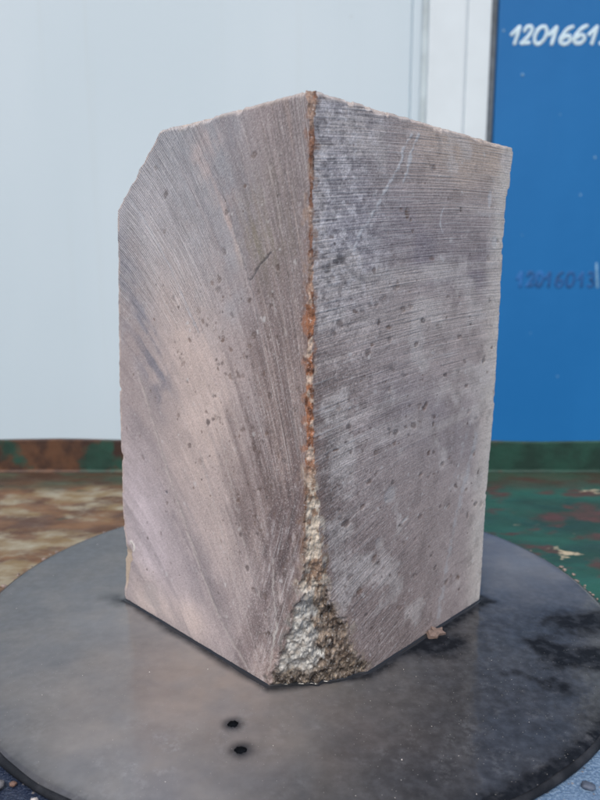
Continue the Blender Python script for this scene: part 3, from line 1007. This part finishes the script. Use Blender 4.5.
# top cap: rings shrinking to the middle
topring = ALL[-1]
cen = topring.mean(0)
caps = [cen + (topring - cen) * np.array([q, q, 1]) + np.array([0, 0, dz_]) for q, dz_ in ((.992, .0003), (.96, .0004), (.8, .0004), (.5, .0004), (.2, .0004), (.01, .0004))]
for cp in caps[1:]:
    cp[:, 2] = H + .0003 + .0005 * (fbm(cp[:, 0] * 120, cp[:, 1] * 120, 97, 3) - .5)
nV = len(Vf)
cq = []
jj = np.arange(ncol)
base_i = [np.arange((ZN - 1) * ncol, ZN * ncol)] + [nV + c * ncol + jj for c in range(len(caps))]
for a, b in zip(base_i[:-1], base_i[1:]):
    cq.append(np.stack([a, np.roll(a, -1), np.roll(b, -1), b], -1))
cq = np.concatenate(cq)
Vall = np.concatenate([Vf] + caps)
Cl = np.concatenate([colA.reshape(-1, 3)] + [np.zeros((ncol, 3)) + C(176, 166, 160)] * len(caps))
capsz = np.concatenate(caps)
A1 = np.concatenate([SAW1.reshape(-1, 3), np.stack([capsz[:, 0], capsz[:, 1], 0 * capsz[:, 0]], -1)])
A2 = np.concatenate([SAW2.reshape(-1, 3), np.stack([capsz[:, 1], capsz[:, 0], 0 * capsz[:, 0]], -1)])
A4 = np.concatenate([ext(LINE).reshape(-1), np.full(len(capsz), .4)])
A3 = np.concatenate([MASK.reshape(-1, 3), np.zeros((len(capsz), 3)) + np.array([.2, .2, 0])])


def stone_mat(name, sawn=True):
    t = NT(name)
    o = t.obj()
    c = t.attr('tint', 'Vector')
    grain = t.noise(o, 900, 4, 0.7)
    grain2 = t.noise(o, 2300, 2, 0.6)
    if sawn:
        s1_ = t.attr('saw_a', 'Vector')
        s2_ = t.attr('saw_b', 'Vector')
        mk = t.sep(t.attr('saw_mask', 'Vector'))
        f1 = t.noise(t.mapv(s1_, (900, 22, 1)), 1.0, 3, 0.6)
        m1 = t.noise(t.mapv(s1_, (260, 8, 1)), 1.0, 3, 0.6)
        m0 = t.noise(t.mapv(s1_, (75, 6, 1)), 1.0, 3, 0.6)
        inv = t.math('SUBTRACT', 1.0, mk[2])
        wobble = t.noise(t.mapv(s1_, (60, 8, 1)), 1.0, 2, 0.5)
        f1 = t.math('ADD', t.math('MULTIPLY', f1, inv), t.math('MULTIPLY', m1, mk[2]))
        m1 = t.math('ADD', t.math('MULTIPLY', m1, inv), t.math('MULTIPLY', m0, mk[2]))
        f2 = t.noise(t.mapv(s2_, (900, 22, 1)), 1.0, 3, 0.6)
        m2_ = t.noise(t.mapv(s2_, (260, 8, 1)), 1.0, 3, 0.6)
        px = t.sep(s1_)[0]
        reg = t.math('SINE', t.math('ADD', t.math('MULTIPLY', px, 2 * math.pi / 0.00165), t.math('MULTIPLY', wobble, 3.0)))
        reg = t.math('MULTIPLY', reg, mk[1])
        mm = mk[0]
        dep = t.attr('saw_depth')
        amp = lambda v: t.math('ADD', 0.5, t.math('MULTIPLY', t.math('SUBTRACT', v, 0.5), dep))
        fine = t.math('ADD', t.math('MULTIPLY', f1, t.math('SUBTRACT', 1.0, mm)), t.math('MULTIPLY', f2, mm))
        fine = amp(fine)
        med = t.math('ADD', t.math('MULTIPLY', m1, t.math('SUBTRACT', 1.0, mm)), t.math('MULTIPLY', m2_, mm))
        med = amp(med)
        # chalky dust on the ridges, dark in the grooves
        c = t.mix(t.ramp(fine, 0.53, 0.70, 0, 0.75), c, t.mix(0.65, c, (0.62, 0.62, 0.64)))
        c = t.mix(t.ramp(fine, 0.47, 0.31, 0, 0.65), c, t.mix(0.55, c, (0.07, 0.055, 0.055)))
        c = t.mix(t.ramp(med, 0.60, 0.76, 0, 0.40), c, t.mix(0.6, c, (0.55, 0.55, 0.57)))
        c = t.mix(t.ramp(reg, -0.2, 0.8, 0, 0.36), c, (0.62, 0.64, 0.68))
        h = t.math('ADD', t.math('MULTIPLY', fine, 0.9), t.math('MULTIPLY', reg, 0.07))
        h = t.math('ADD', h, t.math('MULTIPLY', med, 0.7))
        h = t.math('ADD', h, t.math('MULTIPLY', grain, 0.4))
        nb = t.bump(h, 0.0006, 0.85)
    else:
        v = t.voro(o, 380)
        h = t.math('ADD', grain, t.math('MULTIPLY', v.outputs['Distance'], 0.9))
        nb = t.bump(h, 0.00035, 1.0)
        c = t.mix(t.ramp(v.outputs['Distance'], 0.35, 0.7, 0, 0.35), c, t.mix(0.6, c, (0.05, 0.035, 0.03)))
    gk = 0.45 if sawn else 0.75
    c = t.mix(t.ramp(grain, 0.54, 0.70, 0, gk), c, t.mix(0.6, c, (0.72, 0.73, 0.76)))
    c = t.mix(t.ramp(grain, 0.47, 0.31, 0, gk), c, t.mix(0.6, c, (0.05, 0.04, 0.04)))
    c = t.mix(t.ramp(grain2, 0.60, 0.78, 0, 0.5), c, (0.60, 0.60, 0.61))
    t.set('Base Color', c)
    t.set('Roughness', 0.6 if sawn else 0.75)
    t.set('Specular IOR Level', 0.35 if sawn else 0.2)
    t.set('Normal', nb)
    return t.m


stone_root = empty('stone_block', (B0[0] + 0.0, B0[1] + 0.124, 0))
tag(stone_root, 'tall sawn grey purple stone block standing on the round plate', 'stone')
off = np.array(stone_root.location)
M_stone = stone_mat('sawn_stone')
M_break = stone_mat('broken_stone', False)


def sub_mesh(name, faces, mat, label=None):
    used, inv = np.unique(faces.ravel(), return_inverse=True)
    o = np_mesh(name, Vall[used] - off, inv.reshape(-1, 4), mat, stone_root)
    add_attr(o, 'tint', Cl[used])
    add_attr(o, 'saw_a', A1[used])
    add_attr(o, 'saw_b', A2[used])
    add_attr(o, 'saw_mask', A3[used])
    add_attr(o, 'saw_depth', A4[used])
    if label:
        o['label'] = label
    return o


bt = np.arange(ncol)
sub_mesh('sawn_body', np.concatenate([quads[~fchip], cq]), M_stone)
sub_mesh('broken_corner', quads[fchip], M_break, 'rough brown and white broken front corner of the stone')

# meniscus: the water climbing a little at the foot of the stone
foot_line = XYZ[3, :, :2]
foot_line = foot_line[::3]
n = len(foot_line)
tg_ = np.gradient(foot_line, axis=0)
ker = np.ones(15) / 15
tg_ = np.stack([np.convolve(np.pad(tg_[:, k], 7, mode='edge'), ker, 'valid') for k in (0, 1)], 1)
fl_s = np.stack([np.convolve(np.pad(foot_line[:, k], 1, mode='edge'), np.ones(3) / 3, 'valid') for k in (0, 1)], 1)
tg_ /= np.linalg.norm(tg_, axis=1)[:, None]
nm = np.stack([tg_[:, 1], -tg_[:, 0]], 1)
prof = [(-.0030, .0013), (-.0004, .0019), (.0002, .00185), (.0005, .0015), (.0009, .00125), (.0014, .00112), (.0020, .00100), (.0026, .0004)]
rows = []
for d_, z_ in prof:
    wv = 0.75 + .5 * fbm(np.arange(n) * .08, np.zeros(n) + d_ * 0, 99, 3)
    rows.append(np.concatenate([fl_s + nm * (d_ * np.where(d_ > 0, .35 + 1.1 * fbm(np.arange(n) * .05 + 3, np.zeros(n), 101, 4), 1.0))[:, None] - np.array(DC), ((z_ - .0009) * wv + .0009)[:, None]], 1))
rows = np.stack(rows)
i, j = np.meshgrid(np.arange(len(prof) - 1), np.arange(n - 1), indexing='ij')
q = np.stack([i * n + j, (i + 1) * n + j, (i + 1) * n + j + 1, i * n + j + 1], -1).reshape(-1, 4)
M_men = NT('clear_dark_water')
M_men.set('Base Color', (0.02, 0.022, 0.026))
M_men.set('Roughness', 0.08)
M_men.set('IOR', 1.5)
men = np_mesh('water_edge', rows.reshape(-1, 3), q, M_men.m, slurry)


# ------------------------------------------------------------------ small things: flake, lumps, pebbles, grit
def rock_bm(rx, ry, rz, seed, sub=3, rough=.35):
    r = random.Random(seed)
    bm = bmesh.new()
    bmesh.ops.create_icosphere(bm, subdivisions=sub, radius=1)
    ph = [r.uniform(0, 9) for _ in range(6)]
    from mathutils import noise
    for v in bm.verts:
        d = 1 + rough * noise.noise(v.co * 1.6 + Vector((ph[0], ph[1], ph[2]))) + rough * .5 * noise.noise(v.co * 4 + Vector((ph[3], ph[4], ph[5])))
        v.co = Vector((v.co.x * rx * d, v.co.y * ry * d, v.co.z * rz * d))
    return bm


def rock(name, loc, r3, mat, seed, label, cat, group=None, rz=0, sub=3, rough=.35):
    o = bm_obj(name, rock_bm(*r3, seed, sub, rough), mat, None, True)
    o.location = loc
    o.rotation_euler = (0, 0, rz)
    return tag(o, label, cat, group)


M_flake = plain('tan_stone', lin(118, 102, 95), 0.6, .25, 300, .0005)
M_blk = plain('black_wet_lump', (0.004, 0.005, 0.007), 0.9, .4, 300, .001, **{'Specular IOR Level': 0.05})
M_peb = plain('grey_pebble', (0.13, 0.13, 0.14), 0.6, .25, 260, .0006)
M_rustc = plain('rust_crumb', (0.15, 0.09, 0.07), 0.7, .3, 300, .0006)
M_pale = plain('pale_crumb', (0.50, 0.48, 0.46), 0.7, .2, 300, .0006)

# flake: an angular flat chip with a few points, leaning on the foot of the right face
bm = bmesh.new()
out = [(-.0085, -.001), (-.0055, .0042), (-.0015, .0030), (.0005, .0066), (.0026, .0026), (.0080, .0022), (.0052, -.0010), (.0062, -.0036), (.0012, -.0022), (-.0030, -.0040), (-.0062, -.0022)]
top = [bm.verts.new((x, y, .0030 + .0008 * random.random())) for x, y in out]
bot = [bm.verts.new((x * 1.1, y * 1.1, 0.0)) for x, y in out]
ct = bm.verts.new((0, .0005, .0040))
cb = bm.verts.new((0, 0, 0.0))
m_ = len(out)
for k in range(m_):
    bm.faces.new((top[k], top[(k + 1) % m_], ct))
    bm.faces.new((bot[(k + 1) % m_], bot[k], cb))
    bm.faces.new((bot[k], bot[(k + 1) % m_], top[(k + 1) % m_], top[k]))
bmesh.ops.recalc_face_normals(bm, faces=bm.faces[:])
fk = bm_obj('stone_flake', bm, M_flake)
fk.location = (0.0845, 0.3880, 0.0009)
fk.scale = (.8, .8, .7)
fk.rotation_euler = (math.radians(16), 0, math.radians(35))
tag(fk, 'small pinkish brown stone flake lying at the foot of the right face', 'stone flake')

rock('black_lump', (-0.0332, 0.3018, .0009), (.0026, .0023, .0009), M_blk, 3, 'black wet lump in the slurry, the one nearer the stone', 'lump', 'black lumps in the slurry')
rock('black_lump', (-0.0276, 0.2830, .0009), (.0029, .0024, .0009), M_blk, 4, 'black wet lump in the slurry, the one nearer the front', 'lump', 'black lumps in the slurry')
rock('pebble', (-0.1338, 0.2640, ZT + .0022), (.0034, .0026, .0018), M_peb, 5, 'oval grey pebble on the table in front of the plate at left', 'pebble', 'pebbles on the table', .5, 3, .12)
rock('pebble', (-0.1140, 0.2555, ZT + .0012), (.0020, .0017, .0015), M_pale, 6, 'small pale pebble on the table close to the plate at left', 'pebble', 'pebbles on the table', 0)
rock('rust_crumb', (-0.1275, 0.2660, ZT + .0012), (.0017, .0013, .0010), M_rustc, 7, 'rusty orange crumb beside the grey pebble', 'crumb')
rock('pebble', (0.1275, 0.2650, ZT + .0012), (.0032, .0024, .0012), plain('dark_pebble', (0.07, 0.09, 0.13), .6, .25, 260, .0006), 8, 'flat dark grey pebble on the table in front of the plate at right', 'pebble', 'pebbles on the table', -.4, 3, .25)

# grit: uncounted crumbs on the plate and along its rim
bm = bmesh.new()
G = random.Random(21)


def crumb(x, y, z, r):
    m4 = bmesh.ops.create_icosphere(bm, subdivisions=1, radius=r)
    a, b, c = G.uniform(.6, 1.3), G.uniform(.6, 1.3), G.uniform(.4, .8)
    for v in m4['verts']:
        v.co = Vector((v.co.x * a * G.uniform(.8, 1.2) + x, v.co.y * b * G.uniform(.8, 1.2) + y, v.co.z * c + z))


n_ = 0
while n_ < 45:
    a, r = G.uniform(0, 2 * math.pi), 0.203 * math.sqrt(G.random())
    x, y = DC[0] + r * math.cos(a), DC[1] + r * math.sin(a)
    q_ = np.array([x, y]) - B0
    if q_ @ uL > -.03 and q_ @ uR > -.03 and not (q_ @ uL > .21 or q_ @ uR > .21):
        if q_ @ uL > -.002 and q_ @ uR > -.002:
            continue
    if G.random() > (1.0 if y < .36 else .25):
        continue
    crumb(x, y, .0010, G.choice([.00015, .00018, .00024, .0004]) * G.uniform(.8, 1.3))
    n_ += 1
gr = bm_obj('stone_grit', bm, M_pale, None)
tag(gr, 'fine pale stone grit scattered over the wet plate', 'grit', kind='stuff')

bm = bmesh.new()
for k in range(260):
    a = G.uniform(-.5, math.pi + .5)
    r = DR + abs(G.gauss(0, .003)) + .0006
    crumb(DC[0] + r * math.cos(a), DC[1] + r * math.sin(a), ZT + .0006, G.choice([.0005, .0007, .0010, .0016]) * G.uniform(.7, 1.3))
g2 = bm_obj('rim_debris', bm, plain('pinkish_crumbs', (0.24, 0.19, 0.17), .7, .3, 300), None)
tag(g2, 'crumbs of stone and rust lying on the table along the plate rim', 'debris', kind='stuff')
